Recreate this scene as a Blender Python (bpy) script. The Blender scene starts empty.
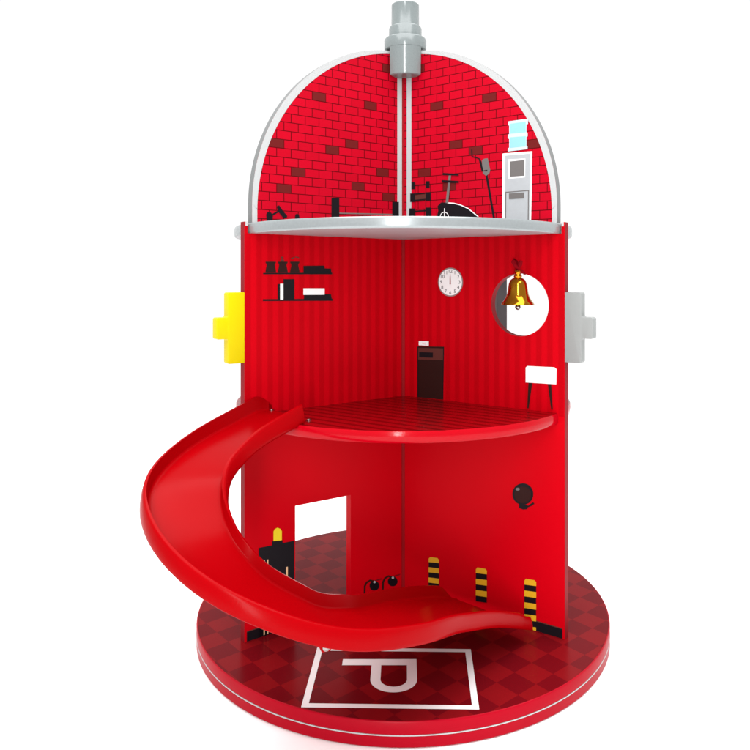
import bpy, bmesh, math, random
from mathutils import Vector

S = bpy.context.scene
COL = S.collection
R = math.radians

# ---------------------------------------------------------------- camera
cam = bpy.data.cameras.new("camera")
cam_o = bpy.data.objects.new("camera", cam); COL.objects.link(cam_o)
cam_o.location = (0, -1.0, .4471)
cam_o.rotation_euler = (R(90), 0, 0)
cam.sensor_width = 36
cam.lens = 701.25 / 750 * 36
cam.shift_x = (375 - 403.2) / 750
cam.shift_y = (277.8 - 375) / 750
cam.clip_start = .01
cam.clip_end = 200
S.camera = cam_o

# ---------------------------------------------------------------- studio world: white sweep behind, dimmer room in front
W = bpy.data.worlds.new("World"); S.world = W
W.use_nodes = True
nt = W.node_tree; nt.nodes.clear()
tc = nt.nodes.new('ShaderNodeTexCoord')
sx = nt.nodes.new('ShaderNodeSeparateXYZ')
mr = nt.nodes.new('ShaderNodeMapRange'); mr.interpolation_type = 'SMOOTHSTEP'
mr.inputs['From Min'].default_value = -.25; mr.inputs['From Max'].default_value = .25
mr.inputs['To Min'].default_value = .58
mr.inputs['To Max'].default_value = 1.04
bg = nt.nodes.new('ShaderNodeBackground'); bg.inputs['Color'].default_value = (1, 1, 1, 1)
wo = nt.nodes.new('ShaderNodeOutputWorld')
nt.links.new(tc.outputs['Generated'], sx.inputs[0])
nt.links.new(sx.outputs['Y'], mr.inputs['Value'])
nt.links.new(mr.outputs[0], bg.inputs['Strength'])
nt.links.new(bg.outputs[0], wo.inputs[0])

def area(name, loc, target, sx_, sy_, power, color=(1, 1, 1)):
    l = bpy.data.lights.new(name, 'AREA'); l.shape = 'RECTANGLE'; l.size = sx_; l.size_y = sy_
    l.energy = power; l.color = color
    o = bpy.data.objects.new(name, l); COL.objects.link(o); o.location = loc
    o.rotation_euler = (Vector(target) - Vector(loc)).to_track_quat('-Z', 'Y').to_euler()
    return o
area("key_softbox", (-.13, -2.3, .95), (0, 0, .95), .10, 1.9, 44)
area("added_overhead_fill", (0, -.5, 2.6), (0, -.1, 0), 3.2, 3.2, 165)  # added fill lamp with no known source, lifts the ground to clipped white

S.view_settings.view_transform = 'Standard'
S.view_settings.look = 'None'
S.view_settings.exposure = 0
S.view_settings.gamma = 1

# ---------------------------------------------------------------- materials
MATS = {}
def mat(name, col, rough=.4, metal=0, spec=.5, noise=.0, nscale=60, coat=0, bump=0, bscale=300):
    m = bpy.data.materials.new(name); m.use_nodes = True
    t = m.node_tree; b = t.nodes['Principled BSDF']
    b.inputs['Base Color'].default_value = (*col, 1)
    b.inputs['Roughness'].default_value = rough
    b.inputs['Metallic'].default_value = metal
    b.inputs['Specular IOR Level'].default_value = spec
    b.inputs['Coat Weight'].default_value = coat
    b.inputs['Coat Roughness'].default_value = .12
    if noise or bump:
        c = t.nodes.new('ShaderNodeTexCoord')
    if noise:
        n = t.nodes.new('ShaderNodeTexNoise'); n.inputs['Scale'].default_value = nscale; n.inputs['Detail'].default_value = 4
        mr = t.nodes.new('ShaderNodeMapRange'); mr.inputs['To Min'].default_value = 1 - noise; mr.inputs['To Max'].default_value = 1 + noise
        mx = t.nodes.new('ShaderNodeMix'); mx.data_type = 'RGBA'; mx.blend_type = 'MULTIPLY'; mx.inputs[0].default_value = 1
        mx.inputs[6].default_value = (*col, 1)
        t.links.new(c.outputs['Object'], n.inputs['Vector']); t.links.new(n.outputs[0], mr.inputs[0])
        t.links.new(mr.outputs[0], mx.inputs[7]); t.links.new(mx.outputs[2], b.inputs['Base Color'])
    if bump:
        n2 = t.nodes.new('ShaderNodeTexNoise'); n2.inputs['Scale'].default_value = bscale; n2.inputs['Detail'].default_value = 3
        bp = t.nodes.new('ShaderNodeBump'); bp.inputs['Strength'].default_value = bump; bp.inputs['Distance'].default_value = .0006
        t.links.new(c.outputs['Object'], n2.inputs['Vector']); t.links.new(n2.outputs[0], bp.inputs['Height'])
        t.links.new(bp.outputs[0], b.inputs['Normal'])
    MATS[name] = m
    return m

class NB:
    """tiny node helper on a material"""
    def __init__(s, m): s.t = m.node_tree; s.b = s.t.nodes['Principled BSDF']
    def math(s, op, a, b=None, c=None):
        n = s.t.nodes.new('ShaderNodeMath'); n.operation = op
        for i, v in enumerate((a, b, c)):
            if v is None: continue
            if isinstance(v, (int, float)): n.inputs[i].default_value = v
            else: s.t.links.new(v, n.inputs[i])
        return n.outputs[0]
    def mix(s, f, a, b):
        n = s.t.nodes.new('ShaderNodeMix'); n.data_type = 'RGBA'
        for i, v in ((0, f), (6, a), (7, b)):
            if isinstance(v, (int, float)): n.inputs[i].default_value = v
            elif isinstance(v, tuple): n.inputs[i].default_value = (*v, 1)
            else: s.t.links.new(v, n.inputs[i])
        return n.outputs[2]
    def uv(s):
        n = s.t.nodes.new('ShaderNodeUVMap'); n.uv_map = 'panel'
        x = s.t.nodes.new('ShaderNodeSeparateXYZ'); s.t.links.new(n.outputs[0], x.inputs[0])
        return n.outputs[0], x.outputs['X'], x.outputs['Y']
    def noise(s, scale, detail=3, coord='Object', stretch=None):
        c = s.t.nodes.new('ShaderNodeTexCoord'); n = s.t.nodes.new('ShaderNodeTexNoise')
        n.inputs['Scale'].default_value = scale; n.inputs['Detail'].default_value = detail
        if stretch:
            mp = s.t.nodes.new('ShaderNodeMapping'); mp.inputs['Scale'].default_value = stretch
            s.t.links.new(c.outputs[coord], mp.inputs[0]); s.t.links.new(mp.outputs[0], n.inputs['Vector'])
        else: s.t.links.new(c.outputs[coord], n.inputs['Vector'])
        return n.outputs[0]
    def color(s, sock): s.t.links.new(sock, s.b.inputs['Base Color'])

RED_A, RED_B = (.455, .0004, .005), (.47, .001, .007)
mat('wall_red', RED_A, .36, spec=.04, bump=.05, bscale=500)
n = NB(MATS['wall_red'])
_, u, v = n.uv()
ph = n.math('FRACT', n.math('DIVIDE', u, .0148))
tri = n.math('ABSOLUTE', n.math('SUBTRACT', ph, .5))
st = n.math('SMOOTH_MIN', n.math('SMOOTH_MAX', n.math('MULTIPLY_ADD', tri, 7, -1.25), 0, .2), 1, .2)
mid = n.math('MULTIPLY', n.math('GREATER_THAN', v, .275), st)
n.color(n.mix(mid, RED_A, (.375, .0003, .0038)))
mat('groove_red', (.24, .001, .004), .6, spec=.1)
mat('red_paint', (.37, .0006, .006), .14, spec=.16, noise=.04, nscale=40, bump=.06, bscale=400)
mat('red_plastic', (.27, .0002, .0016), .24, spec=.04, noise=.03, nscale=30, bump=.10, bscale=700)
mat('rim_red', (.31, .0006, .009), .34, spec=.07, noise=.05, nscale=60, bump=.05, bscale=500)
mat('edge_grey', (.20, .010, .014), .5, spec=.05, noise=.15, nscale=120)
mat('white', (.74, .735, .735), .4, spec=.15)
mat('white_trim', (.40, .41, .41), .35, spec=.1)
mat('silver', (.34, .355, .37), .4, spec=.5, noise=.05, nscale=200)
mat('silver_paint', (.28, .305, .31), .22, metal=.35, spec=.5, noise=.10, nscale=350, bump=.06, bscale=700)
mat('cap_grey', (.165, .188, .188), .17, spec=.5, noise=.16, nscale=700, bump=.03, bscale=600)
mat('cross_grey', (.24, .25, .245), .4, spec=.4, noise=.03, nscale=100)
mat('cross_yellow', (.56, .445, .0), .4, spec=.12, noise=.02, nscale=100)
mat('black', (.006, .005, .007), .4, spec=.15)
mat('brown_black', (.022, .006, .005), .4, spec=.15)
mat('brown', (.085, .022, .018), .4, spec=.15)
mat('brick_dark', (.11, .007, .007), .4, spec=.15)
mat('dark_red', (.14, .002, .006), .4, spec=.4)
mat('grey', (.12, .11, .107), .4, spec=.4)
mat('ice', (.44, .55, .62), .4, spec=.15)
mat('sky_blue', (.22, .46, .64), .4, spec=.4)
mat('yellow', (.66, .52, .008), .4, spec=.4)
mat('yellow_print', (.58, .32, .012), .4, spec=.4)
mat('cream', (.62, .40, .22), .4, spec=.4)
mat('rose', (.75, .25, .3), .4)
mat('hand_red', (.35, .03, .04), .4)
mat('clock_rim', (.20, .15, .15), .4)
mat('rim_grey', (.15, .155, .155), .4, spec=.3)
mat('board_red', (.05, .002, .004), .5, spec=.05)
mat('board_grey', (.11, .11, .115), .5, spec=.15)
mat('gold', (.52, .21, .014), .12, metal=1)
mat('steel', (.30, .27, .26), .25, metal=1)
mat('ribbon_red', (.16, .001, .004), .7, spec=.03, noise=.2, nscale=300)
mat('ground_white', (.92, .92, .92), .8, spec=.1)

mat('brick', (.66, .005, .022), .42, spec=.05)
n = NB(MATS['brick'])
uvv, u, v = n.uv()
cb = n.t.nodes.new('ShaderNodeCombineXYZ')
n.t.links.new(n.math('ADD', u, .0203 * 50 - .0155), cb.inputs[0]); n.t.links.new(n.math('ADD', v, .0113 * 50 - .566), cb.inputs[1])
bk = n.t.nodes.new('ShaderNodeTexBrick'); n.t.links.new(cb.outputs[0], bk.inputs['Vector'])
bk.inputs['Scale'].default_value = 1; bk.inputs['Brick Width'].default_value = .0203; bk.inputs['Row Height'].default_value = .0113
bk.inputs['Mortar Size'].default_value = .0006; bk.inputs['Mortar Smooth'].default_value = .2; bk.offset = .5
bk.inputs['Color1'].default_value = (.42, .0015, .013, 1); bk.inputs['Color2'].default_value = (.385, .0015, .0115, 1)
bk.inputs['Mortar'].default_value = (.09, .001, .003, 1)
n.color(bk.outputs['Color'])

mat('checker', (.2, .01, .01), .22, spec=.035, bump=.03, bscale=400)
n = NB(MATS['checker'])
c = n.t.nodes.new('ShaderNodeTexCoord'); mp = n.t.nodes.new('ShaderNodeMapping'); mp.vector_type = 'POINT'
n.t.links.new(c.outputs['Object'], mp.inputs[0])
CHK_ROT, CHK = R(45 + 4), .0305
mp.inputs['Scale'].default_value = (1 / CHK,) * 3
mp.inputs['Rotation'].default_value = (0, 0, CHK_ROT)
mp.inputs['Location'].default_value = (0.2, 0.3, .5)
ck = n.t.nodes.new('ShaderNodeTexChecker'); ck.inputs['Scale'].default_value = 1
n.t.links.new(mp.outputs[0], ck.inputs['Vector'])
ns = n.noise(25, 4)
lt = n.mix(ns, (.155, .0035, .006), (.18, .005, .007)); dk = n.mix(ns, (.108, .0025, .005), (.122, .003, .006))
n.t.links.new(lt, ck.inputs['Color1']); n.t.links.new(dk, ck.inputs['Color2'])
n.color(ck.outputs['Color'])

# printed planks on the middle floor
mat('plank_red', (.4, .002, .006), .25, spec=.22, bump=.03, bscale=400)
n = NB(MATS['plank_red'])
c = n.t.nodes.new('ShaderNodeTexCoord'); sp = n.t.nodes.new('ShaderNodeSeparateXYZ'); mp = n.t.nodes.new('ShaderNodeMapping')
mp.inputs['Rotation'].default_value = (0, 0, R(34.3))
n.t.links.new(c.outputs['Object'], mp.inputs[0]); n.t.links.new(mp.outputs[0], sp.inputs[0])
ph = n.math('FRACT', n.math('DIVIDE', sp.outputs['Y'], .0165))
dark = n.math('LESS_THAN', ph, .38)
n.color(n.mix(dark, (.235, .001, .003), (.115, .0006, .0015)))

# ---------------------------------------------------------------- mesh helpers
class MB:
    def __init__(s): s.v, s.f, s.m, s.uvs, s.mats = [], [], [], [], []
    def mi(s, name):
        if name not in s.mats: s.mats.append(name)
        return s.mats.index(name)
    def face(s, pts, m, uvs=None):
        b = len(s.v); s.v += [tuple(p) for p in pts]; s.f.append(list(range(b, b + len(pts)))); s.m.append(s.mi(m))
        s.uvs.append(uvs or [(0, 0)] * len(pts))
    def grid(s, rows, m, close=False):
        """rows: list of equally long vertex rings"""
        b = len(s.v); w = len(rows[0])
        for r in rows: s.v += [tuple(p) for p in r]
        for i in range(len(rows) - 1):
            for j in range(w if close else w - 1):
                k = (j + 1) % w
                s.f.append([b + i * w + j, b + i * w + k, b + (i + 1) * w + k, b + (i + 1) * w + j]); s.m.append(s.mi(m)); s.uvs.append([(0, 0)] * 4)
    def build(s, name, parent=None, smooth=None, bevel=0, weld=True, segs=2):
        me = bpy.data.meshes.new(name); me.from_pydata(s.v, [], s.f)
        for nme in s.mats: me.materials.append(MATS[nme])
        for p, i in zip(me.polygons, s.m): p.material_index = i
        ul = me.uv_layers.new(name='panel')
        for p, uu in zip(me.polygons, s.uvs):
            for li, q in zip(p.loop_indices, uu): ul.data[li].uv = q
        bm = bmesh.new(); bm.from_mesh(me)
        if weld: bmesh.ops.remove_doubles(bm, verts=bm.verts, dist=1e-6)
        if weld and bm.faces: bmesh.ops.recalc_face_normals(bm, faces=bm.faces)
        if bevel:
            ed = [e for e in bm.edges if len(e.link_faces) == 2 and e.calc_face_angle(0) > R(50)]
            bmesh.ops.bevel(bm, geom=ed, offset=bevel, segments=segs, affect='EDGES', profile=.6, clamp_overlap=True)
        bm.to_mesh(me); bm.free()
        if smooth is not None:
            for p in me.polygons: p.use_smooth = True
            me.set_sharp_from_angle(angle=R(smooth))
        o = bpy.data.objects.new(name, me); COL.objects.link(o)
        if parent: o.parent = parent
        return o
def lathe(mb, prof, m, n=96, c=(0, 0)):
    rows = [[(c[0] + r * math.sin(2 * math.pi * j / n), c[1] - r * math.cos(2 * math.pi * j / n), z) for j in range(n)] for r, z in prof]
    mb.grid(rows, m, close=True)
def prism(mb, outline, a, b, m, top=None, side=None):
    """outline: list of 3D-mapping (fn already applied at a and b)"""
    mb.face(a, m); mb.face(list(reversed(b)), top or m)
    k = len(a)
    for i in range(k): mb.face([a[i], b[i], b[(i + 1) % k], a[(i + 1) % k]], side or m)

# ---------------------------------------------------------------- geometry constants (metres)
TH = {-1: R(53.6), 1: R(55.7)}
CO = .0017
RW, TK = .2415, .0112
Z_MID, Z_TOPB, Z_TOP = .2788, .5018, .5147
def PW(side, s, z, off=0):
    """point on a wall panel: s along it from the corner, z up, off in front of its face"""
    t = TH[side]
    return (side * math.sin(t) * s - side * math.cos(t) * off, CO - math.cos(t) * s - math.sin(t) * off, z)

def panel_solid(mb, side, outlines, m, side_m, back_m, tk=TK, cont=None):
    """outlines: list of coplanar polygons [(s,z)] that together make the front; cont: boundary loops for the edge faces"""
    for o in outlines:
        mb.face([PW(side, s, z) for s, z in o], m, [(s, z) for s, z in o])
        mb.face([PW(side, s, z, -tk) for s, z in reversed(o)], back_m, [(s, z) for s, z in reversed(o)])
    for loop in cont or outlines:
        k = len(loop)
        for i in range(k):
            a, b = loop[i], loop[(i + 1) % k]
            mm = side_m(a, b) if callable(side_m) else side_m
            mb.face([PW(side, *a), PW(side, *a, -tk), PW(side, *b, -tk), PW(side, *b)], mm, [a, a, b, b])

# ================================================================ setting
g = MB(); g.face([(1.75 * math.sin(2 * math.pi * j / 64), -1.75 * math.cos(2 * math.pi * j / 64), -.0275) for j in range(64)], 'ground_white')
go = g.build('ground'); go['kind'] = 'structure'; go['label'] = 'seamless white studio floor under the round red base'

# ================================================================ the toy
toy = bpy.data.objects.new('toy_fire_station', None); COL.objects.link(toy); toy.location = (0, 0, 0)
toy['label'] = 'open red wooden toy fire station on a round base with a curved slide'
toy['category'] = 'toy'

# ---- base
BC, BR, BT = (0, -.0155), .2785, -.0272
b = MB()
prof = [(0.0001, BT), (BR - .0015, BT), (BR, BT + .0015), (BR, -.0152), (BR - .0006, -.0148), (BR - .0006, -.0134), (BR, -.0130), (BR, -.0016), (BR - .0006, -.0004), (BR - .0016, 0)]
lathe(b, prof, 'rim_red', 160, BC)
base = b.build('base_disc', toy, smooth=35)
base['label'] = 'two layer red base disc'
ct = MB(); ct.face([(BC[0] + (BR - .0016) * math.sin(2 * math.pi * j / 160), BC[1] - (BR - .0016) * math.cos(2 * math.pi * j / 160), 0) for j in range(160)], 'checker')
ct.build('checkered_floor', base)
tl = MB(); lathe(tl, [(BR - .0007, -.0147), (BR + .0002, -.0147), (BR + .0002, -.0136), (BR - .0007, -.0136)], 'white_trim', 160, BC)
tl.build('trim_line', base, smooth=35)

# parking marking: frame and letter P lying on the floor
pm = MB(); zf = .0004
fa = R(-1.2); fc = (-.0125, -.2135)
def FP(x, y): return (fc[0] + x * math.cos(fa) - y * math.sin(fa), fc[1] + x * math.sin(fa) + y * math.cos(fa), zf)
hx, hy, lw = .0925, .0590, .0070
o_ = [(-hx, -hy), (hx, -hy), (hx, hy), (-hx, hy)]; i_ = [(-hx + lw, -hy + lw), (hx - lw, -hy + lw), (hx - lw, hy - lw), (-hx + lw, hy - lw)]
for k in range(4): pm.face([FP(*o_[k]), FP(*o_[(k + 1) % 4]), FP(*i_[(k + 1) % 4]), FP(*i_[k])], 'white')
# P: stem runs along +x, bowl towards the viewer
x0, xr, yt, st_, bw = -.0705, .0155, -.1785, .0128, .0112
xb = -.0365; depth = .0660; rr = (xr - xb) / 2
pm.face([(x0, yt, zf), (x0, yt - st_, zf), (xr, yt - st_, zf), (xr, yt, zf)], 'white')
cx, cyb = (xb + xr) / 2, yt - depth + rr * .95
outer = [(xb, yt - st_)] + [(cx - rr * math.cos(a), cyb - rr * .95 * math.sin(a)) for a in [math.pi * i / 20 for i in range(21)]] + [(xr, yt - st_)]
ri = rr - bw
inner = [(xb + bw, yt - st_)] + [(cx - ri * math.cos(a), cyb - (rr * .95 - bw * .95) * math.sin(a)) for a in [math.pi * i / 20 for i in range(21)]] + [(xr - bw, yt - st_)]
for k in range(len(outer) - 1):
    pm.face([(*outer[k], zf), (*outer[k + 1], zf), (*inner[k + 1], zf), (*inner[k], zf)], 'white')
po = pm.build('parking_marking', base, weld=False); po['label'] = 'white letter P inside a white rectangle'

# ---- wall panels
def edge_m(a, b_):
    return 'edge_grey' if abs(a[0] - RW) < 1e-4 and abs(b_[0] - RW) < 1e-4 else 'wall_red'
ZW = .5160
left = MB()
D0, D1, DT0, DT1 = .0883, .1721, .1517, .1550
lo = [(.0028, .0002), (D0, .0002), (D0, .1530), (D1, .1545), (D1, .0002), (RW, .0002), (RW, ZW), (.2372, ZW), (.2372, Z_TOPB), (.0028, Z_TOPB)]
panel_solid(left, -1, [lo], 'wall_red', edge_m, 'wall_red')
wl = left.build('wall_panel', toy); wl['label'] = 'left wall panel with a doorway at ground level'
right = MB()
HS, HZ, HR = .1803, .4124, .0402
N = 40
arcL = [(HS + HR * math.sin(a), HZ + HR * math.cos(a)) for a in [-math.pi * i / N for i in range(N + 1)]]      # top -> left -> bottom
arcR = [(HS + HR * math.sin(a), HZ + HR * math.cos(a)) for a in [math.pi - math.pi * i / N for i in range(N + 1)]]   # bottom -> right -> top
polyL = [(.0028, .0002), (HS, .0002)] + list(reversed(arcL)) + [(HS, Z_TOPB), (.0028, Z_TOPB)]
polyR = [(HS, .0002), (RW, .0002), (RW, ZW), (.2372, ZW), (.2372, Z_TOPB), (HS, Z_TOPB)] + list(reversed(arcR))
outl = [(.0028, .0002), (RW, .0002), (RW, ZW), (.2372, ZW), (.2372, Z_TOPB), (.0028, Z_TOPB)]
hole = arcL[:-1] + arcR[:-1]
def edge_r(a, b_):
    if abs(math.hypot(a[0] - HS, a[1] - HZ) - HR) < 1e-4: return 'edge_grey'
    return edge_m(a, b_)
panel_solid(right, 1, [polyL, polyR], 'wall_red', edge_r, 'wall_red', cont=[outl, hole])
wr = right.build('wall_panel', toy); wr['label'] = 'right wall panel with a round hole on the middle floor'
cp = MB()
prism(cp, None, [(-0.002, CO + -0.0005, .0003), (0.0022, CO + -0.0005, .0003), (0.0095, CO + 0.0045, .0003), (0.0095, CO + 0.014, .0003), (-0.0095, CO + 0.014, .0003), (-0.0095, CO + 0.0045, .0003)],
      [(-0.002, CO + -0.0005, Z_TOPB), (0.0022, CO + -0.0005, Z_TOPB), (0.0095, CO + 0.0045, Z_TOPB), (0.0095, CO + 0.014, Z_TOPB), (-0.0095, CO + 0.014, Z_TOPB), (-0.0095, CO + 0.0045, Z_TOPB)], 'groove_red')
cp.build('corner_post', toy)
# added white blocks imitating bright backdrop through gaps at the wall tops, and a board standing behind the round hole
for sd, w in ((-1, wl), (1, wr)):
    k = MB(); q = [(.2376, .5108), (.2402, .5108), (.2402, .5162), (.2376, .5162)]
    prism(k, None, [PW(sd, s, z, .0006) for s, z in q], [PW(sd, s, z, -.0142) for s, z in q], 'white_trim'); k.build('bright_gap_block', w)
sb = MB()
bx0, bx1, by0, by1 = .1490, .1650, .116, .172
q = [(bx0, by0), (bx1, by0), (bx1 + .003, by1), (bx0 + .003, by1)]
A = [(x, y, .0003) for x, y in q]; Bq = [(x, y, Z_TOPB) for x, y in q]
sb.face(A, 'board_red'); sb.face(list(reversed(Bq)), 'board_red')
for i in range(4): sb.face([A[i], Bq[i], Bq[(i + 1) % 4], A[(i + 1) % 4]], 'board_grey' if i == 0 else 'board_red')
o = sb.build('support_board', toy, bevel=.0006); o['label'] = 'grey edged upright board behind the round hole'

# ---- dome panels
DC, DR = (.0, .5365), .2315
IC, IR = (-.0113, .5290), .2360
dome = {}
for sd in (-1, 1):
    d = MB(); n_ = 64
    a0 = -math.asin((DC[1] - Z_TOP - .0003) / DR)
    arc = [(DC[0] + DR * math.cos(a), DC[1] + DR * math.sin(a)) for a in [a0 + (math.pi / 2 - .012 - a0) * i / n_ for i in range(n_ + 1)]]
    arc = [(min(s, DR), z) if z > DC[1] else (DR - (DR - s) * .15, z) for s, z in arc]
    ol = [(.0022, Z_TOP + .0003)] + arc + [(.0022, arc[-1][1])]
    panel_solid(d, sd, [ol], 'brick', lambda a, b_: 'rim_grey' if a[0] > .02 else 'groove_red', 'brick', tk=.0118)
    for s0, s1, zt in ((.1284, .1487, .690), (.0467, .0670, .690), (.1076, .1279, .6225), (.0771, .0974, .6338), (.1884, .2087, .6225),
                       (.1570, .1773, .5886), (.0264, .0467, .5999), (.1773, .1976, .566), (.0670, .0873, .5773), (.0155, .0353, .566), (.0155, .0353, .7512)):
        k = round((zt - .566) / .0113); zt = .566 + .0113 * k
        ph = .0155 if k % 2 == 0 else .00535
        c0 = ph + .0203 * round((s0 - ph) / .0203)
        a, b2, z0, z1 = c0 + .0004, c0 + .0203 - .0004, zt - .0113 + .0004, zt - .0004
        d.face([PW(sd, a, z0, .0002), PW(sd, b2, z0, .0002), PW(sd, b2, z1, .0002), PW(sd, a, z1, .0002)], 'brick_dark')
    dome[sd] = d.build('dome_panel', toy, smooth=35)
    dome[sd]['label'] = ('left' if sd < 0 else 'right') + ' quarter round brick print panel with white border'
    w = MB(); off = .0003
    inn = []
    for (s, z) in arc:
        a = math.atan2(z - DC[1], s - DC[0])
        inn.append((min(IC[0] + IR * math.cos(a), s - .0004), max(Z_TOP + .0003, IC[1] + IR * math.sin(a))) if a > 0 else (.2247, z))
    for i in range(n_):
        w.face([PW(sd, *arc[i], off), PW(sd, *arc[i + 1], off), PW(sd, *inn[i + 1], off), PW(sd, *inn[i], off)], 'white_trim')
    st0, st1 = (.0025, .0106) if sd < 0 else (.0062, .0142)
    w.face([PW(sd, st0, Z_TOP + .0003, off), PW(sd, st1, Z_TOP + .0003, off), PW(sd, st1, .758, off), PW(sd, st0, .758, off)], 'white_trim')
    w.build('border', dome[sd], weld=False)
dcp = MB()
prism(dcp, None, [(-0.0016, CO + -0.0005, Z_TOP), (0.0046, CO + -0.0005, Z_TOP), (0.0095, CO + 0.0045, Z_TOP), (0.0095, CO + 0.014, Z_TOP), (-0.0095, CO + 0.014, Z_TOP), (-0.0095, CO + 0.0045, Z_TOP)],
      [(-0.0016, CO + -0.0005, .76), (0.0046, CO + -0.0005, .76), (0.0095, CO + 0.0045, .76), (0.0095, CO + 0.014, .76), (-0.0095, CO + 0.014, .76), (-0.0095, CO + 0.0045, .76)], 'groove_red')
dcp.build('corner_post', toy)

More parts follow.
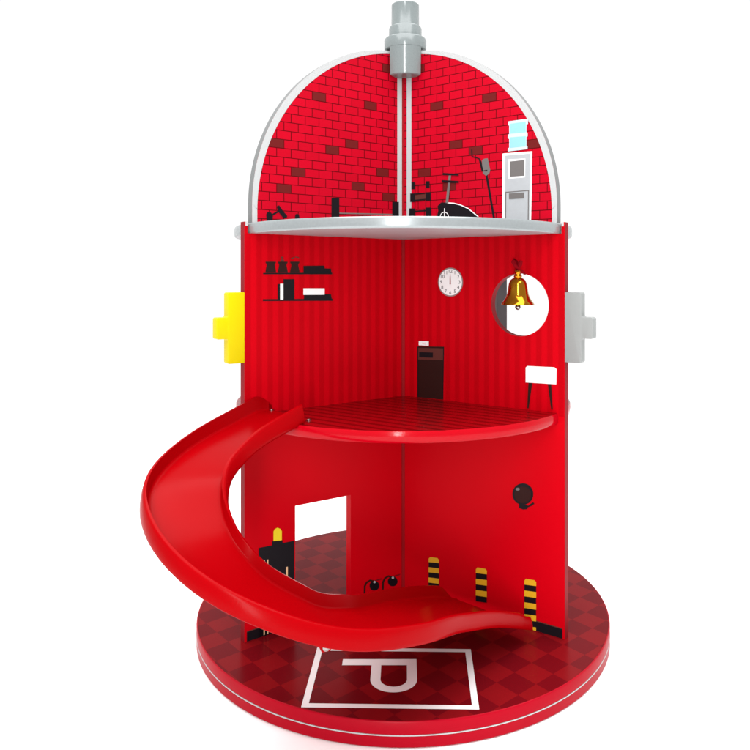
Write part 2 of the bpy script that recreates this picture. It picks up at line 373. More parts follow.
# ---- prints on the walls
PRINTS = [
 ('printed_water_cooler','dome',1,[('white',[(0.157,0.6089),(0.1985,0.6076),(0.1967,0.5149),(0.1563,0.5149)]),('silver',[(0.1605,0.6059),(0.1956,0.6051),(0.1945,0.5149),(0.1595,0.5149)]),('white',[(0.165,0.6003),(0.189,0.5994),(0.1886,0.5754),(0.1648,0.5754)]),('grey',[(0.1673,0.5976),(0.1879,0.5977),(0.1875,0.5773),(0.1673,0.5777)]),('grey',[(0.1609,0.5587),(0.1941,0.5588),(0.1941,0.5576),(0.1609,0.5574)]),('grey',[(0.1609,0.5587),(0.1623,0.5586),(0.1618,0.5149),(0.1605,0.5149)]),('grey',[(0.1928,0.5587),(0.1941,0.5588),(0.1936,0.5149),(0.1923,0.5149)]),('grey',[(0.1662,0.5562),(0.1875,0.5562),(0.1875,0.5487),(0.1662,0.5488)]),('ice',[(0.165,0.6496),(0.1928,0.6496),(0.1928,0.6429),(0.1906,0.6423),(0.1906,0.6325),(0.1923,0.6315),(0.1923,0.6272),(0.1906,0.6264),(0.1906,0.615),(0.1923,0.614),(0.1921,0.6109),(0.1646,0.6107),(0.1646,0.6148),(0.1666,0.6154),(0.1666,0.6266),(0.1646,0.6277),(0.1646,0.6318),(0.1666,0.6333),(0.1666,0.644),(0.165,0.6448)]),('sky_blue',[(0.1677,0.6462),(0.1897,0.6463),(0.1897,0.6326),(0.1677,0.6333)]),('sky_blue',[(0.1677,0.6286),(0.1897,0.6277),(0.1897,0.6147),(0.1677,0.6149)])]),
 ('printed_vacuum','dome',1,[('black',[(0.1315,0.585),(0.1429,0.5252),(0.1459,0.5256),(0.1346,0.5852)]),('black',[(0.1105,0.6187),(0.111,0.609),(0.1127,0.6089),(0.1122,0.6186)]),('black',[(0.1111,0.6089),(0.1227,0.6047),(0.1232,0.6061),(0.1116,0.6103)]),('black',[(0.1216,0.6059),(0.1261,0.5889),(0.1277,0.5891),(0.1232,0.6061)]),('black',[(0.1262,0.5888),(0.1358,0.5875),(0.1359,0.589),(0.1263,0.5903)]),('grey',[(0.1266,0.6029),(0.1301,0.6046),(0.1353,0.6048),(0.1391,0.589),(0.1377,0.5843),(0.133,0.5817),(0.1282,0.5855)]),('black',[(0.1234,0.6042),(0.1258,0.6023),(0.1287,0.5893),(0.1349,0.5896),(0.1349,0.5875),(0.1263,0.5882)])]),
 ('printed_exercise_bike','dome',1,[('black',[(0.0572,0.5265),(0.0572,0.5342),(0.0587,0.5396),(0.0577,0.5463),(0.0634,0.5509),(0.0736,0.5502),(0.0912,0.5466),(0.106,0.5399),(0.1206,0.5289),(0.1206,0.5235)]),('white',[(0.0731,0.5492),(0.0841,0.5478),(0.0842,0.5491),(0.0732,0.5505)]),('white',[(0.0831,0.548),(0.0939,0.545),(0.0943,0.5463),(0.0834,0.5493)]),('white',[(0.093,0.5454),(0.1061,0.5394),(0.1067,0.5405),(0.0936,0.5465)]),('white',[(0.1052,0.5399),(0.1209,0.5279),(0.1218,0.5288),(0.1061,0.5408)]),('white',[(0.0684,0.5425),(0.0684,0.5304),(0.0696,0.5304),(0.0696,0.5425)]),('white',[(0.0628,0.5298),(0.0634,0.5341),(0.0624,0.5342),(0.0618,0.53)]),('white',[(0.063,0.5334),(0.066,0.5363),(0.0652,0.5369),(0.0623,0.534)]),('white',[(0.0653,0.5359),(0.0695,0.537),(0.0691,0.5378),(0.065,0.5368)]),('white',[(0.0685,0.537),(0.0727,0.5355),(0.073,0.5363),(0.0689,0.5378)]),('white',[(0.072,0.536),(0.0749,0.5328),(0.0757,0.5333),(0.0728,0.5365)]),('white',[(0.0746,0.5335),(0.0752,0.5301),(0.0762,0.5302),(0.0756,0.5336)]),('grey',[(0.071,0.5495),(0.0751,0.5493),(0.0797,0.587),(0.0761,0.5873)]),('black',[(0.0647,0.5816),(0.0917,0.5782),(0.0917,0.5754),(0.0647,0.5783)]),('black',[(0.0664,0.5912),(0.0917,0.5879),(0.0917,0.5853),(0.0664,0.5883)])]),
 ('printed_dumbbell_rack','dome',1,[('dark_red',[(0.0202,0.5809),(0.0202,0.5313),(0.0213,0.5312),(0.0213,0.5808)]),('dark_red',[(0.0377,0.5802),(0.0377,0.5304),(0.0388,0.5304),(0.0388,0.5801)]),('black',[(0.0143,0.5826),(0.0201,0.5822),(0.0201,0.5722),(0.0143,0.5726)]),('black',[(0.0386,0.5822),(0.0449,0.5817),(0.0449,0.5722),(0.0386,0.5727)]),('black',[(0.0178,0.577),(0.042,0.5765),(0.0419,0.578),(0.0177,0.5786)]),('brown',[(0.0208,0.5634),(0.0386,0.5641),(0.0386,0.5569),(0.0208,0.5568)]),('black',[(0.0125,0.5667),(0.0208,0.5662),(0.0208,0.5541),(0.0125,0.5546)]),('black',[(0.0386,0.5667),(0.047,0.5662),(0.047,0.5546),(0.0386,0.5551)]),('black',[(0.0178,0.5644),(0.042,0.5646),(0.0419,0.5661),(0.0176,0.5659)]),('black',[(0.0178,0.5556),(0.042,0.556),(0.0419,0.5575),(0.0176,0.5571)]),('black',[(0.011,0.5456),(0.0204,0.5451),(0.0204,0.5315),(0.011,0.532)]),('black',[(0.0386,0.5453),(0.0477,0.5448),(0.0477,0.5302),(0.0386,0.5307)]),('black',[(0.0176,0.5399),(0.0422,0.5399),(0.0421,0.542),(0.0174,0.5421)])]),
 ('printed_barbell','dome',-1,[('black',[(0.1186,0.5534),(0.1064,0.5543),(0.1064,0.5271),(0.1186,0.5265)]),('black',[(0.0195,0.5541),(0.0079,0.5549),(0.0079,0.5321),(0.0195,0.5315)]),('grey',[(0.1064,0.5343),(0.0195,0.5373),(0.0195,0.5361),(0.1064,0.5328)])]),
 ('printed_dumbbells','dome',-1,[('black',[(0.2128,0.5261),(0.2108,0.5294),(0.206,0.529),(0.2035,0.5247),(0.2046,0.5149),(0.2074,0.5149),(0.2114,0.5149)]),('black',[(0.2074,0.523),(0.193,0.5316),(0.1943,0.5335),(0.2086,0.5248)]),('black',[(0.1984,0.537),(0.195,0.5388),(0.1905,0.533),(0.1838,0.526),(0.1841,0.5238),(0.1887,0.5223),(0.1961,0.5304)]),('black',[(0.1724,0.5279),(0.1703,0.5293),(0.167,0.5286),(0.1659,0.5228),(0.1727,0.5225)])]),
 ('printed_wall_shelf','wall',-1,[('black',[(0.2169,0.4532),(0.1174,0.4539),(0.1174,0.4517),(0.2169,0.4515)]),('brown_black',[(0.2136,0.4672),(0.1995,0.4674),(0.1995,0.4656),(0.2009,0.4647),(0.2009,0.4621),(0.1993,0.4557),(0.1993,0.4536),(0.2137,0.4535),(0.2137,0.4556),(0.2122,0.462),(0.2122,0.4645),(0.2136,0.4654)]),('brown_black',[(0.1965,0.4674),(0.1832,0.4676),(0.1832,0.4658),(0.1846,0.4649),(0.1846,0.4623),(0.183,0.4558),(0.183,0.4536),(0.1966,0.4536),(0.1966,0.4557),(0.1951,0.4622),(0.1951,0.4647),(0.1965,0.4656)]),('brown_black',[(0.1795,0.4677),(0.1664,0.4679),(0.1664,0.466),(0.1678,0.4651),(0.1678,0.4624),(0.1662,0.4559),(0.1662,0.4537),(0.1796,0.4536),(0.1796,0.4558),(0.178,0.4623),(0.178,0.4649),(0.1795,0.4658)]),('brown',[(0.1933,0.4702),(0.1883,0.4703),(0.1883,0.4676),(0.1933,0.4675)]),('brown',[(0.1924,0.4737),(0.1892,0.4737),(0.1892,0.4717),(0.1924,0.4717)]),('brown',[(0.1782,0.4709),(0.1731,0.4727),(0.1735,0.4738),(0.1786,0.472)]),('brown',[(0.1726,0.4732),(0.1671,0.4723),(0.1668,0.4735),(0.1723,0.4744)]),('black',[(0.1606,0.4625),(0.1295,0.4631),(0.1292,0.4595),(0.1195,0.4592),(0.1188,0.4536),(0.1606,0.4534)])]),
 ('printed_wall_shelf','wall',-1,[('black',[(0.2172,0.4205),(0.1165,0.4192),(0.1165,0.4165),(0.2172,0.4182)]),('black',[(0.1971,0.4393),(0.1936,0.4392),(0.1936,0.4197),(0.1971,0.4198)]),('white',[(0.1936,0.4395),(0.1891,0.4395),(0.1891,0.4197),(0.1936,0.4197)]),('black',[(0.1891,0.4454),(0.1735,0.4454),(0.1735,0.4194),(0.1891,0.4197)]),('white',[(0.1606,0.4335),(0.1292,0.4332),(0.1292,0.4245),(0.1606,0.425)]),('black',[(0.1598,0.425),(0.1292,0.4247),(0.1288,0.4254),(0.1195,0.4253),(0.1181,0.4184),(0.1598,0.4191)])]),
 ('printed_cabinet','wall',-1,[('black',[(0.2229,0.1121),(0.1736,0.1104),(0.1736,0.0008),(0.2229,0.0008)]),('black',[(0.2046,0.1167),(0.1901,0.1147),(0.1901,0.1046),(0.2046,0.1067)]),('yellow',[(0.2028,0.1163),(0.2028,0.1282),(0.2012,0.131),(0.1973,0.1321),(0.1933,0.1297),(0.1913,0.1264),(0.1913,0.115)]),('cream',[(0.1855,0.0794),(0.1829,0.0794),(0.1829,0.0495),(0.1855,0.0489)]),('cream',[(0.2163,0.0956),(0.2147,0.0956),(0.2147,0.0024),(0.2163,0.0022)]),('cream',[(0.2116,0.0951),(0.2099,0.0951),(0.2099,0.0022),(0.2116,0.0021)])]),
 ('printed_skirting','wall',-1,[('black',[(0.174,0.0006),(0.2385,0.0006),(0.2385,0.0125),(0.174,0.0125)]),('brown',[(0.174,0.0125),(0.2385,0.0125),(0.2385,0.0137),(0.174,0.0137)])]),
 ('printed_skirting','wall',1,[('black',[(0.199,0.0006),(0.2385,0.0006),(0.2385,0.0125),(0.199,0.0125)]),('brown',[(0.199,0.0125),(0.2385,0.0125),(0.2385,0.0137),(0.199,0.0137)])]),
 ('printed_hose','wall',-1,[('black',[(0.0415,0.0182),(0.042,0.0162),(0.0431,0.0146),(0.045,0.0136),(0.0473,0.0132),(0.0498,0.0136),(0.0524,0.0146),(0.0547,0.0161),(0.0565,0.0181),(0.0576,0.0203),(0.058,0.0225),(0.0576,0.0245),(0.0565,0.0261),(0.0547,0.0272),(0.0524,0.0276),(0.0498,0.0272),(0.0473,0.0263),(0.045,0.0247),(0.0431,0.0227),(0.042,0.0205)]),('brown_black',[(0.0648,0.0129),(0.0643,0.0243),(0.0671,0.0251),(0.0676,0.0138)]),('brown_black',[(0.0649,0.0226),(0.061,0.0278),(0.0635,0.0296),(0.0674,0.0243)]),('brown_black',[(0.0626,0.0268),(0.0554,0.0286),(0.057,0.031),(0.0641,0.0292)]),('brown_black',[(0.0581,0.0289),(0.0493,0.0249),(0.0486,0.027),(0.0574,0.0311)]),('dark_red',[(0.0494,0.0263),(0.0372,0.0262),(0.0377,0.0278),(0.0499,0.0278)]),('silver',[(0.0478,0.0251),(0.0482,0.0242),(0.0492,0.0238),(0.0505,0.0242),(0.0515,0.025),(0.0518,0.0261),(0.0515,0.027),(0.0505,0.0273),(0.0492,0.027),(0.0482,0.0261)])]),
 ('printed_hose','wall',-1,[('black',[(0.0101,0.0161),(0.0105,0.0141),(0.0118,0.0124),(0.0137,0.0114),(0.0161,0.011),(0.0187,0.0114),(0.0214,0.0124),(0.0237,0.014),(0.0256,0.016),(0.0268,0.0183),(0.0272,0.0205),(0.0268,0.0226),(0.0256,0.0242),(0.0237,0.0252),(0.0214,0.0256),(0.0187,0.0253),(0.0161,0.0243),(0.0137,0.0227),(0.0118,0.0207),(0.0105,0.0184)]),('brown_black',[(0.0342,0.0107),(0.0337,0.0223),(0.0367,0.0231),(0.0372,0.0116)]),('brown_black',[(0.0343,0.0206),(0.0303,0.0259),(0.0329,0.0277),(0.0369,0.0224)]),('brown_black',[(0.032,0.0248),(0.0245,0.0267),(0.0261,0.0291),(0.0336,0.0273)]),('brown_black',[(0.0273,0.027),(0.0182,0.0229),(0.0175,0.025),(0.0266,0.0292)]),('dark_red',[(0.0183,0.0243),(0.0056,0.0242),(0.0061,0.0258),(0.0188,0.0259)]),('silver',[(0.0166,0.0231),(0.017,0.0222),(0.0181,0.0218),(0.0194,0.0222),(0.0204,0.023),(0.0208,0.0241),(0.0204,0.025),(0.0194,0.0254),(0.0181,0.025),(0.017,0.0242)])]),
 ('printed_bollard','wall',1,[('yellow_print',[(0.0432,0.0555),(0.0457,0.0588),(0.0577,0.0598),(0.0601,0.0576),(0.0601,0.0534),(0.0432,0.0511)]),('black',[(0.0432,0.0511),(0.0601,0.0533),(0.0601,0.0463),(0.0432,0.044)]),('yellow_print',[(0.0432,0.044),(0.0601,0.0462),(0.0601,0.0392),(0.0432,0.0369)]),('black',[(0.0432,0.0369),(0.0601,0.0392),(0.0601,0.0321),(0.0432,0.0298)]),('yellow_print',[(0.0432,0.0298),(0.0601,0.0321),(0.0601,0.025),(0.0432,0.0227)]),('black',[(0.0432,0.0227),(0.0601,0.025),(0.0601,0.018),(0.0432,0.0156)]),('yellow_print',[(0.0432,0.0156),(0.0601,0.0179),(0.0601,0.0109),(0.0432,0.0085)])]),
 ('printed_bollard','wall',1,[('yellow_print',[(0.1176,0.0582),(0.1198,0.0614),(0.1318,0.0624),(0.134,0.0602),(0.134,0.0555),(0.1176,0.0534)]),('black',[(0.1176,0.0534),(0.134,0.0554),(0.134,0.048),(0.1176,0.0459)]),('yellow_print',[(0.1176,0.0459),(0.134,0.048),(0.134,0.0406),(0.1176,0.0384)]),('black',[(0.1176,0.0384),(0.134,0.0405),(0.134,0.0331),(0.1176,0.0309)]),('yellow_print',[(0.1176,0.0309),(0.134,0.0331),(0.134,0.0256),(0.1176,0.0235)]),('black',[(0.1176,0.0235),(0.134,0.0256),(0.134,0.0182),(0.1176,0.016)])]),
 ('printed_bollard','wall',1,[('yellow_print',[(0.1877,0.0603),(0.1898,0.0633),(0.2017,0.0642),(0.2038,0.0621),(0.2038,0.0573),(0.1877,0.0553)]),('black',[(0.1877,0.0553),(0.2038,0.0572),(0.2038,0.0498),(0.1877,0.0479)]),('yellow_print',[(0.1877,0.0479),(0.2038,0.0498),(0.2038,0.0424),(0.1877,0.0404)]),('black',[(0.1877,0.0404),(0.2038,0.0424),(0.2038,0.035),(0.1877,0.0329)]),('yellow_print',[(0.1877,0.0329),(0.2038,0.0349),(0.2038,0.0275),(0.1877,0.0255)]),('black',[(0.1877,0.0255),(0.2038,0.0275),(0.2038,0.0201),(0.1877,0.018)]),('yellow_print',[(0.1877,0.018),(0.2038,0.0201),(0.2038,0.0127),(0.1877,0.0105)]),('black',[(0.1877,0.0105),(0.2038,0.0126),(0.2038,0.0053),(0.1877,0.0031)]),('yellow_print',[(0.1877,0.0031),(0.2038,0.0052),(0.2038,0.0008),(0.1877,0.0008)])]),
 ('printed_lamp','wall',1,[('black',[(0.2,0.173),(0.1996,0.1699),(0.1986,0.1668),(0.1969,0.1639),(0.1946,0.1613),(0.1918,0.1592),(0.1888,0.1576),(0.1855,0.1567),(0.1823,0.1564),(0.1792,0.1569),(0.1764,0.158),(0.174,0.1598),(0.1723,0.1622),(0.1712,0.1649),(0.1708,0.1679),(0.1712,0.1711),(0.1723,0.1742),(0.174,0.1772),(0.1764,0.1798),(0.1792,0.1819),(0.1823,0.1834),(0.1855,0.1843),(0.1888,0.1845),(0.1918,0.184),(0.1946,0.1828),(0.1969,0.181),(0.1986,0.1787),(0.1996,0.176)]),('brown_black',[(0.197,0.1717),(0.1966,0.1688),(0.1955,0.1661),(0.1937,0.1636),(0.1913,0.1615),(0.1885,0.1599),(0.1855,0.159),(0.1825,0.1588),(0.1797,0.1594),(0.1773,0.1606),(0.1755,0.1625),(0.1743,0.1649),(0.1739,0.1676),(0.1743,0.1705),(0.1755,0.1733),(0.1773,0.1758),(0.1797,0.1779),(0.1825,0.1794),(0.1855,0.1803),(0.1885,0.1804),(0.1913,0.1799),(0.1937,0.1786),(0.1955,0.1767),(0.1966,0.1743)]),('black',[(0.1804,0.1572),(0.1924,0.1573),(0.192,0.1525),(0.186,0.1508),(0.1804,0.1516)]),('black',[(0.1915,0.1558),(0.1997,0.1628),(0.2016,0.161),(0.197,0.1573),(0.1924,0.1547)]),('grey',[(0.1814,0.1762),(0.181,0.1752),(0.1799,0.1743),(0.1784,0.1738),(0.1769,0.1738),(0.1758,0.1743),(0.1754,0.1752),(0.1758,0.1762),(0.1769,0.1771),(0.1784,0.1776),(0.1799,0.1776),(0.181,0.1771)])]),
 ('printed_door','wall',1,[('brown_black',[(0.0245,0.3505),(0.0683,0.3525),(0.0669,0.2795),(0.0245,0.279)]),('brown',[(0.026,0.3485),(0.0673,0.35),(0.0669,0.3339),(0.026,0.332)]),('black',[(0.0275,0.3428),(0.0503,0.3434),(0.0503,0.3361),(0.0275,0.3354)]),('black',[(0.0245,0.3505),(0.026,0.3506),(0.026,0.2792),(0.0245,0.279)]),('black',[(0.0669,0.3524),(0.0683,0.3525),(0.0669,0.2795),(0.0655,0.2797)]),('white',[(0.027,0.3585),(0.0435,0.3585),(0.0435,0.3524),(0.027,0.3523)]),('rose',[(0.0328,0.3545),(0.0386,0.3543),(0.0387,0.3556),(0.033,0.3557)])]),
 ('printed_chair','wall',1,[('white',[(0.1894,0.3326),(0.1917,0.3347),(0.2281,0.3357),(0.2308,0.3337),(0.2305,0.3148),(0.1894,0.3136)]),('brown_black',[(0.1932,0.3135),(0.1985,0.3135),(0.1935,0.2809),(0.1916,0.281)]),('brown_black',[(0.2195,0.3141),(0.2239,0.3142),(0.2261,0.2828),(0.2239,0.2828)])]),
]

for name, where, sd, polys in PRINTS:
    mb = MB()
    for i, (m_, q) in enumerate(polys):
        off = .0004 + i * .00006
        mb.face([PW(sd, s, z, off) for s, z in q], m_)
    mb.build(name, {('wall', -1): wl, ('wall', 1): wr, ('dome', -1): dome[-1], ('dome', 1): dome[1]}[(where, sd)], weld=False)

# clock with its twelve numerals
def text_mesh(body, size):
    cu = bpy.data.curves.new('numeral', 'FONT'); cu.body = body; cu.size = size; cu.align_x = 'CENTER'; cu.align_y = 'CENTER'
    o = bpy.data.objects.new('numeral', cu); COL.objects.link(o)
    dg = bpy.context.evaluated_depsgraph_get(); me = o.evaluated_get(dg).to_mesh()
    V = [tuple(v.co) for v in me.vertices]; F = [list(p.vertices) for p in me.polygons]
    o.evaluated_get(dg).to_mesh_clear(); bpy.data.objects.remove(o); bpy.data.curves.remove(cu)
    return V, F
ck = MB(); CS, CZ, CR = .0782, .4412, .0198
def disc(r, off, m): ck.face([PW(1, CS + r * math.cos(2 * math.pi * i / 40), CZ + r * math.sin(2 * math.pi * i / 40), off) for i in range(40)], m)
disc(CR, .0004, 'clock_rim'); disc(CR - .0016, .0006, 'white')
for h in range(1, 13):
    a = math.pi / 2 - h * math.pi / 6; V, F = text_mesh(str(h), .0066)
    for f in F: ck.face([PW(1, CS + .0146 * math.cos(a) + V[i][0] * 1.1, CZ + .0146 * math.sin(a) + V[i][1], .0008) for i in f], 'black')
for w_, z0, z1 in ((.0011, -.0030, .0080), (.0007, -.0030, .0112)):
    ck.face([PW(1, CS - w_, CZ + z0, .0009), PW(1, CS + w_, CZ + z0, .0009), PW(1, CS + w_ * .7, CZ + z1, .0009), PW(1, CS - w_ * .7, CZ + z1, .0009)], 'hand_red')
o = ck.build('printed_clock', wr, weld=False); o['label'] = 'round white clock face showing twelve'

# ---- plus shaped side pieces on the wall ends
for sd, w, m_ in ((-1, wl, 'cross_yellow'), (1, wr, 'cross_grey')):
    k = MB(); a = RW + .0002; h1, h2, s1, s2 = .0432, .0130, RW + .0213, RW + .0355; zc = .3862
    q = [(a, zc - h1), (s1, zc - h1), (s1, zc - h2), (s2, zc - h2), (s2, zc + h2), (s1, zc + h2), (s1, zc + h1), (a, zc + h1)]
    rq = []
    for i in range(8):
        (px, pz), (cx_, cz_), (nx, nz) = q[i - 1], q[i], q[(i + 1) % 8]; rd = .0024
        if i in (0, 7): rq.append(q[i]); continue
        a_ = Vector((px - cx_, pz - cz_)).normalized(); b2 = Vector((nx - cx_, nz - cz_)).normalized(); c2 = Vector((cx_, cz_)) + (a_ + b2) * rd
        for t_ in range(5):
            w_ = -b2 * math.cos(t_ / 4 * math.pi / 2) - a_ * math.sin(t_ / 4 * math.pi / 2)
            v_ = c2 + w_ * rd; rq.append((v_.x, v_.y))
    q = rq
    prism(k, None, [PW(sd, s, z, .0012) for s, z in q], [PW(sd, s, z, -TK - .0012) for s, z in q], m_)
    o = k.build('cross_piece', toy, bevel=.0009, smooth=40, segs=2)
    o['label'] = ('yellow' if sd < 0 else 'grey') + ' half plus shaped piece on the wall edge'

# ---- shelves (full discs slotted through the walls)
def shelf(name, r, z0, z1, m_top, m_edge, m_bot):
    n_ = 160; hz = (z1 - z0) / 2; zc = (z0 + z1) / 2; R_ = .0330      # softly rounded edge
    prof = []
    for k in range(9):
        z = (k / 8 * 2 - 1) * hz
        dr = R_ - math.sqrt(R_ * R_ - z * z) + (.0006 if k in (0, 8) else 0)
        prof.append((r - dr, zc + z))
    mb = MB(); lathe(mb, prof, m_edge, n_)
    circ = lambda z, q: [(q * math.sin(2 * math.pi * j / n_), -q * math.cos(2 * math.pi * j / n_), z) for j in range(n_)]
    mb.face(circ(z1, prof[-1][0]), m_top); mb.face(list(reversed(circ(z0, prof[0][0]))), m_bot)
    return mb.build(name, toy, smooth=40)
o = shelf('shelf_disc', .2322, Z_MID - .0132, Z_MID, 'plank_red', 'red_paint', 'wall_red'); o['label'] = 'red middle floor with printed planks'
o = shelf('shelf_disc', .2343, Z_TOPB, Z_TOP, 'silver_paint', 'silver_paint', 'silver'); o['label'] = 'silver grey top floor'

# ---- cap
cpb = MB(); CXC = (.0030, 0)
lathe(cpb, [(.0001, .7690), (.0285, .7690), (.0299, .7704), (.0300, .7842), (.0290, .7860), (.0238, .7864), (.0234, .7878), (.0233, .8010), (.0224, .8028), (.0203, .8034), (.0198, .8046), (.0196, .8345), (.0184, .8358), (.0001, .8360)], 'cap_grey', 64, CXC)
na = 24; sect = [R(-47 + 94 * i / na) for i in range(na + 1)]        # front tongue between the slots
tong = []
for r_, z in ((.0278, .7305), (.0292, .7318), (.0300, .7700)):
    tong.append([(CXC[0] + r_ * math.sin(a), -r_ * math.cos(a), z) for a in sect] + [(CXC[0] + .012, -.004, z), (CXC[0] - .012, -.004, z)])
cpb.grid(tong, 'cap_grey', close=True); cpb.face(list(reversed(tong[0])), 'cap_grey')
for sg in (-1, 1):                                                     # rear tongues behind the dome panels
    ar = [R(sg * (78 + 90 * i / na)) for i in range(na + 1)]; rw = []
    for z in (.7318, .7700): rw.append([(CXC[0] + .0298 * math.sin(a), -.0298 * math.cos(a), z) for a in ar] + [(CXC[0] + sg * .008, .016, z)])
o = cpb.build('roof_cap', toy, smooth=40); o['label'] = 'grey stepped cap plugged over the dome corner'

# ---- slide
SP = [[-0.1501, -0.163, 0.2822], [-0.2009, -0.2314, 0.2593], [-0.2179, -0.2975, 0.2343], [-0.1918, -0.3437, 0.1992], [-0.139, -0.3615, 0.1608], [-0.0713, -0.3443, 0.1239], [-0.0203, -0.2966, 0.1003], [0.0207, -0.2275, 0.0755], [0.0692, -0.1563, 0.0469], [0.1264, -0.089, 0.0118]]
WS, TB, TWL = (0.087, 0.0752, 0.1062, 0.1182), .0030, .0040
def catmull(P, m):
    Q = [2 * P[0] - P[1]] + P + [2 * P[-1] - P[-2]]; out = []; k = len(P) - 1
    for i in range(m):
        t = min(i / (m - 1) * k, k - 1e-6); j = int(t); u = t - j
        a, b_, c_, d_ = Q[j:j + 4]
        out.append(.5 * (2 * b_ + (c_ - a) * u + (2 * a - 5 * b_ + 4 * c_ - d_) * u * u + (3 * b_ - a - 3 * c_ + d_) * u ** 3))
    return out
MS = 150
C_ = catmull([Vector(p) for p in SP], MS)
for _ in range(10):     # ease the small kinks out of the path
    C_ = [C_[0]] + [C_[i] * .5 + (C_[i - 1] + C_[i + 1]) * .25 for i in range(1, MS - 1)] + [C_[-1]]
NE = int(MS * .974)
rows = []; stations = []
def smooth_w(t):      # channel width along the slide, eased between the measured stations
    tot = acc = 0
    for k in range(-6, 7):
        q = max(0, min(1, t + k * .02)) * 3; j = min(int(q), 2); g_ = math.exp(-(k / 4) ** 2)
        acc += g_ * (WS[j] + (WS[j + 1] - WS[j]) * (q - j)); tot += g_
    return acc / tot
def sstep(x): x = max(0, min(1, x)); return x * x * (3 - 2 * x)
for i, p in enumerate(C_[:NE]):
    t = i / (MS - 1)
    T = (C_[min(i + 1, MS - 1)] - C_[max(i - 1, 0)]); T.z = 0; T.normalize()
    right_ = Vector((T.y, -T.x, 0))
    w = smooth_w(t)
    h = .0154 + (.0183 - .0154) * sstep(1 - t / .15)
    hi = max(.0012, h * (1 - sstep((t - .925) / .042))); ho = h * (1 - .22 * sstep((t - .945) / .02))
    hw = w / 2; r_ = .0016
    def wall(sg, hh):   # from the outside bottom, over the rim, to the channel floor
        hz_ = (hh + TB) / 2; L = [(hw + .0022, -TB)]
        for k in range(7):                      # softly bulged outer face
            z = -TB + .0008 + (hh - r_ * .7 + TB - .0008) * k / 6; e_ = (z - (hh - TB) / 2) / hz_
            L.append((hw + .0010 + .0010 * hz_ / .0105 * (1 - e_ * e_) - .0020 * hz_ / .0105 * e_, z))
        L += [(hw - .0016, hh), (hw - TWL + .0004, hh), (hw - TWL + .0002, hh - .0008 if hh > .004 else hh * .8)]
        L += [(hw - TWL - .0003, min(.0030, hh * .5)), (hw - TWL - .0009, min(.0011, hh * .25)), (hw - TWL - .0024, .0002), (hw - TWL - .0050, 0)]
        return [(sg * a, z) for a, z in L]
    prof = wall(1, ho) + list(reversed(wall(-1, hi)))
    ring = []
    for u_, z_ in prof:
        v_ = p + right_ * u_ + Vector((0, 0, z_))
        # keep clear of the left wall panel
        tl_ = TH[-1]; rel = Vector((v_.x, v_.y - CO, 0))
        s_ = rel.dot(Vector((-math.sin(tl_), -math.cos(tl_), 0))); o_f = rel.dot(Vector((math.cos(tl_), -math.sin(tl_), 0)))
        if s_ < RW + .002 and o_f < .0008 and t < .12: v_ = v_ + Vector((math.cos(tl_), -math.sin(tl_), 0)) * (.0008 - o_f)
        ring.append(tuple(v_))
    rows.append(ring); stations.append((p.copy(), right_, hw))
# the mouth is cut on the skew: its outer side reaches further in along the wall
p0, rt0, hw0 = stations[0]; T0 = Vector((-rt0.y, rt0.x, 0)); first = []
tl_ = TH[-1]; nl_ = Vector((math.cos(tl_), -math.sin(tl_), 0)); dl_ = Vector((-math.sin(tl_), -math.cos(tl_), 0))
for k in range(6, 0, -1):
    rw = []
    for q in rows[0]:
        v_ = Vector(q); u_ = (v_ - p0).dot(rt0) / hw0; f_ = (u_ + 1) / 2
        v_ = v_ - dl_ * 0 - T0 * (.026 * f_ * k / 6); v_.z = p0.z + (v_.z - p0.z) * (1 - .75 * f_ * (k / 6) ** 2) if v_.z > p0.z else v_.z
        of = (v_ - Vector((0, CO, 0))).dot(nl_)
        if of < .0008: v_ = v_ + nl_ * (.0008 - of)
        rw.append(tuple(v_))
    first.append(rw)
rows = first + rows
sm = MB(); sm.grid(rows, 'red_plastic', close=True)
sm.face(list(reversed(rows[0])), 'red_plastic'); sm.face(rows[-1], 'red_plastic')
slide = sm.build('slide', toy, smooth=55)
slide['label'] = 'glossy red curved slide from the middle floor to the base'
def bolt(loc, axis, r=.0042, parent=slide):
    mb = MB(); n_ = 20
    for pr in ([(r * 1.35, 0), (r * 1.35, .0006), (r, .0010), (r * .92, .0013), (r * .55, .0018), (r * .12, .0019)],):
        lathe(mb, [(.0001, 0)] + pr, 'steel', n_)
    o = mb.build('bolt', parent, smooth=40); o.location = loc
    o.rotation_euler = Vector(axis).to_track_quat('Z', 'Y').to_euler()
    return o
bolt((-.1640, -.1270, .2823), (0, 0, 1), .0024)
bolt((-.1115, -.1715, Z_MID + .0002), (0, 0, 1), .0026)
# lug and bolt under the front of the slide
best = min(range(NE), key=lambda i: abs(403.2 + 701.25 * (stations[i][0] + stations[i][1] * stations[i][2]).x / (1 + (stations[i][0] + stations[i][1] * stations[i][2]).y) - 331) if .3 < i / MS < .8 else 9e9)
p, rt, hw = stations[best]
lc = p + rt * (hw - .010); zt = p.z - TB
lg = MB(); q = [(-.007, .0005), (.007, .0005), (.006, -.004), (.004, -.0085), (-.004, -.0085), (-.006, -.004)]
tx = Vector((-rt.y, rt.x, 0))
prism(lg, None, [tuple(lc + tx * a + Vector((0, 0, zt - p.z + z))) for a, z in q], [tuple(lc + tx * a - rt * .006 + Vector((0, 0, zt - p.z + z))) for a, z in q], 'red_plastic')
lg.build('mounting_lug', slide, bevel=.0008)
bolt(tuple(lc + rt * .0002 + Vector((0, 0, zt - p.z - .0042))), rt, .0026)

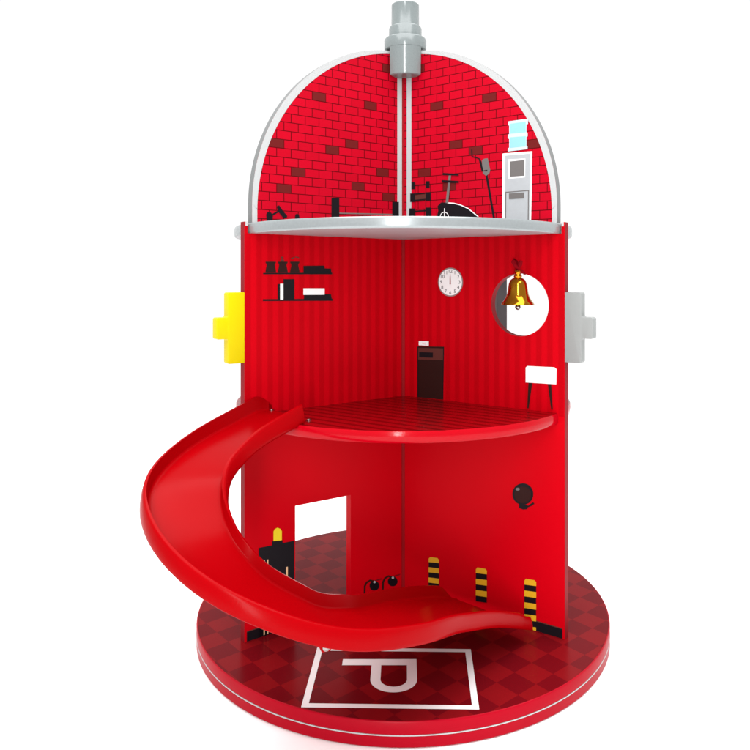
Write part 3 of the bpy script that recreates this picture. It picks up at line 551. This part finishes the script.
# ================================================================ bell
bell = bpy.data.objects.new('hand_bell', None); COL.objects.link(bell)
bell['label'] = 'small shiny gold bell hanging on a red ribbon in front of the round hole'
bell['category'] = 'bell'
BX, BY = .1431, -.1245
bell.location = (BX, BY, .4136); bell.scale = (1.1, 1.1, 1.08)
bl = MB()
lathe(bl, [(.0158, .0036), (.0176, .0012), (.0186, .0000), (.0183, .0010), (.0163, .0040), (.0140, .0075), (.0122, .0120), (.0112, .0180), (.0102, .0240), (.0085, .0282), (.0060, .0302), (.0040, .0310),
           (.0046, .0318), (.0046, .0335), (.0034, .0345), (.0034, .0372), (.0042, .0380), (.0036, .0392), (.0001, .0396)], 'gold', 48)
lathe(bl, [(.0158, .0036), (.0120, .0090), (.0105, .0170), (.0080, .0255), (.0001, .0280)], 'gold', 48)
bl.build('bell_body', bell, smooth=50)
cl = MB(); lathe(cl, [(.0001, -.0062), (.0022, -.0054), (.0033, -.0030), (.0026, -.0008), (.0008, .0004), (.0007, .0250)], 'steel', 20); cl.build('clapper', bell, smooth=50)
rb = MB()
def ribbon(pts, w, th=.0006):
    pts = [(x, y, .0385 + (z - .0400) * .78, ww * .9) for x, y, z, ww in pts]
    rws = []
    for i, (x, y, z, ww) in enumerate(pts):
        rws.append([(x - ww / 2, y - th, z), (x + ww / 2, y - th, z), (x + ww / 2, y + th, z), (x - ww / 2, y + th, z)])
    rb.grid(rws, 'ribbon_red', close=True)
ribbon([(-.0015, .000, .0340, .004), (-.0005, .001, .0400, .0055), (.0000, .003, .0450, .0035), (-.0005, .008, .0560, .004), (-.001, .0255, .0600, .003)], 0)
ribbon([(.0000, -.0005, .0440, .003), (.0030, -.0015, .0420, .0055), (.0065, -.001, .0380, .0045), (.0080, 0, .0350, .0025)], 0)
ribbon([(-.0005, -.0006, .0440, .003), (-.0030, -.0015, .0480, .0050), (-.0060, -.001, .0530, .0035), (-.0052, .0005, .0570, .0025), (-.0020, .001, .0500, .0025), (0, .0006, .0450, .003)], 0)
ribbon([(.0005, -.0008, .0440, .003), (.0028, -.0012, .0490, .0045), (.0040, -.001, .0555, .0030), (.0020, .0005, .0560, .002), (.0006, .0008, .0470, .0025)], 0)
rb.build('ribbon', bell, smooth=50)
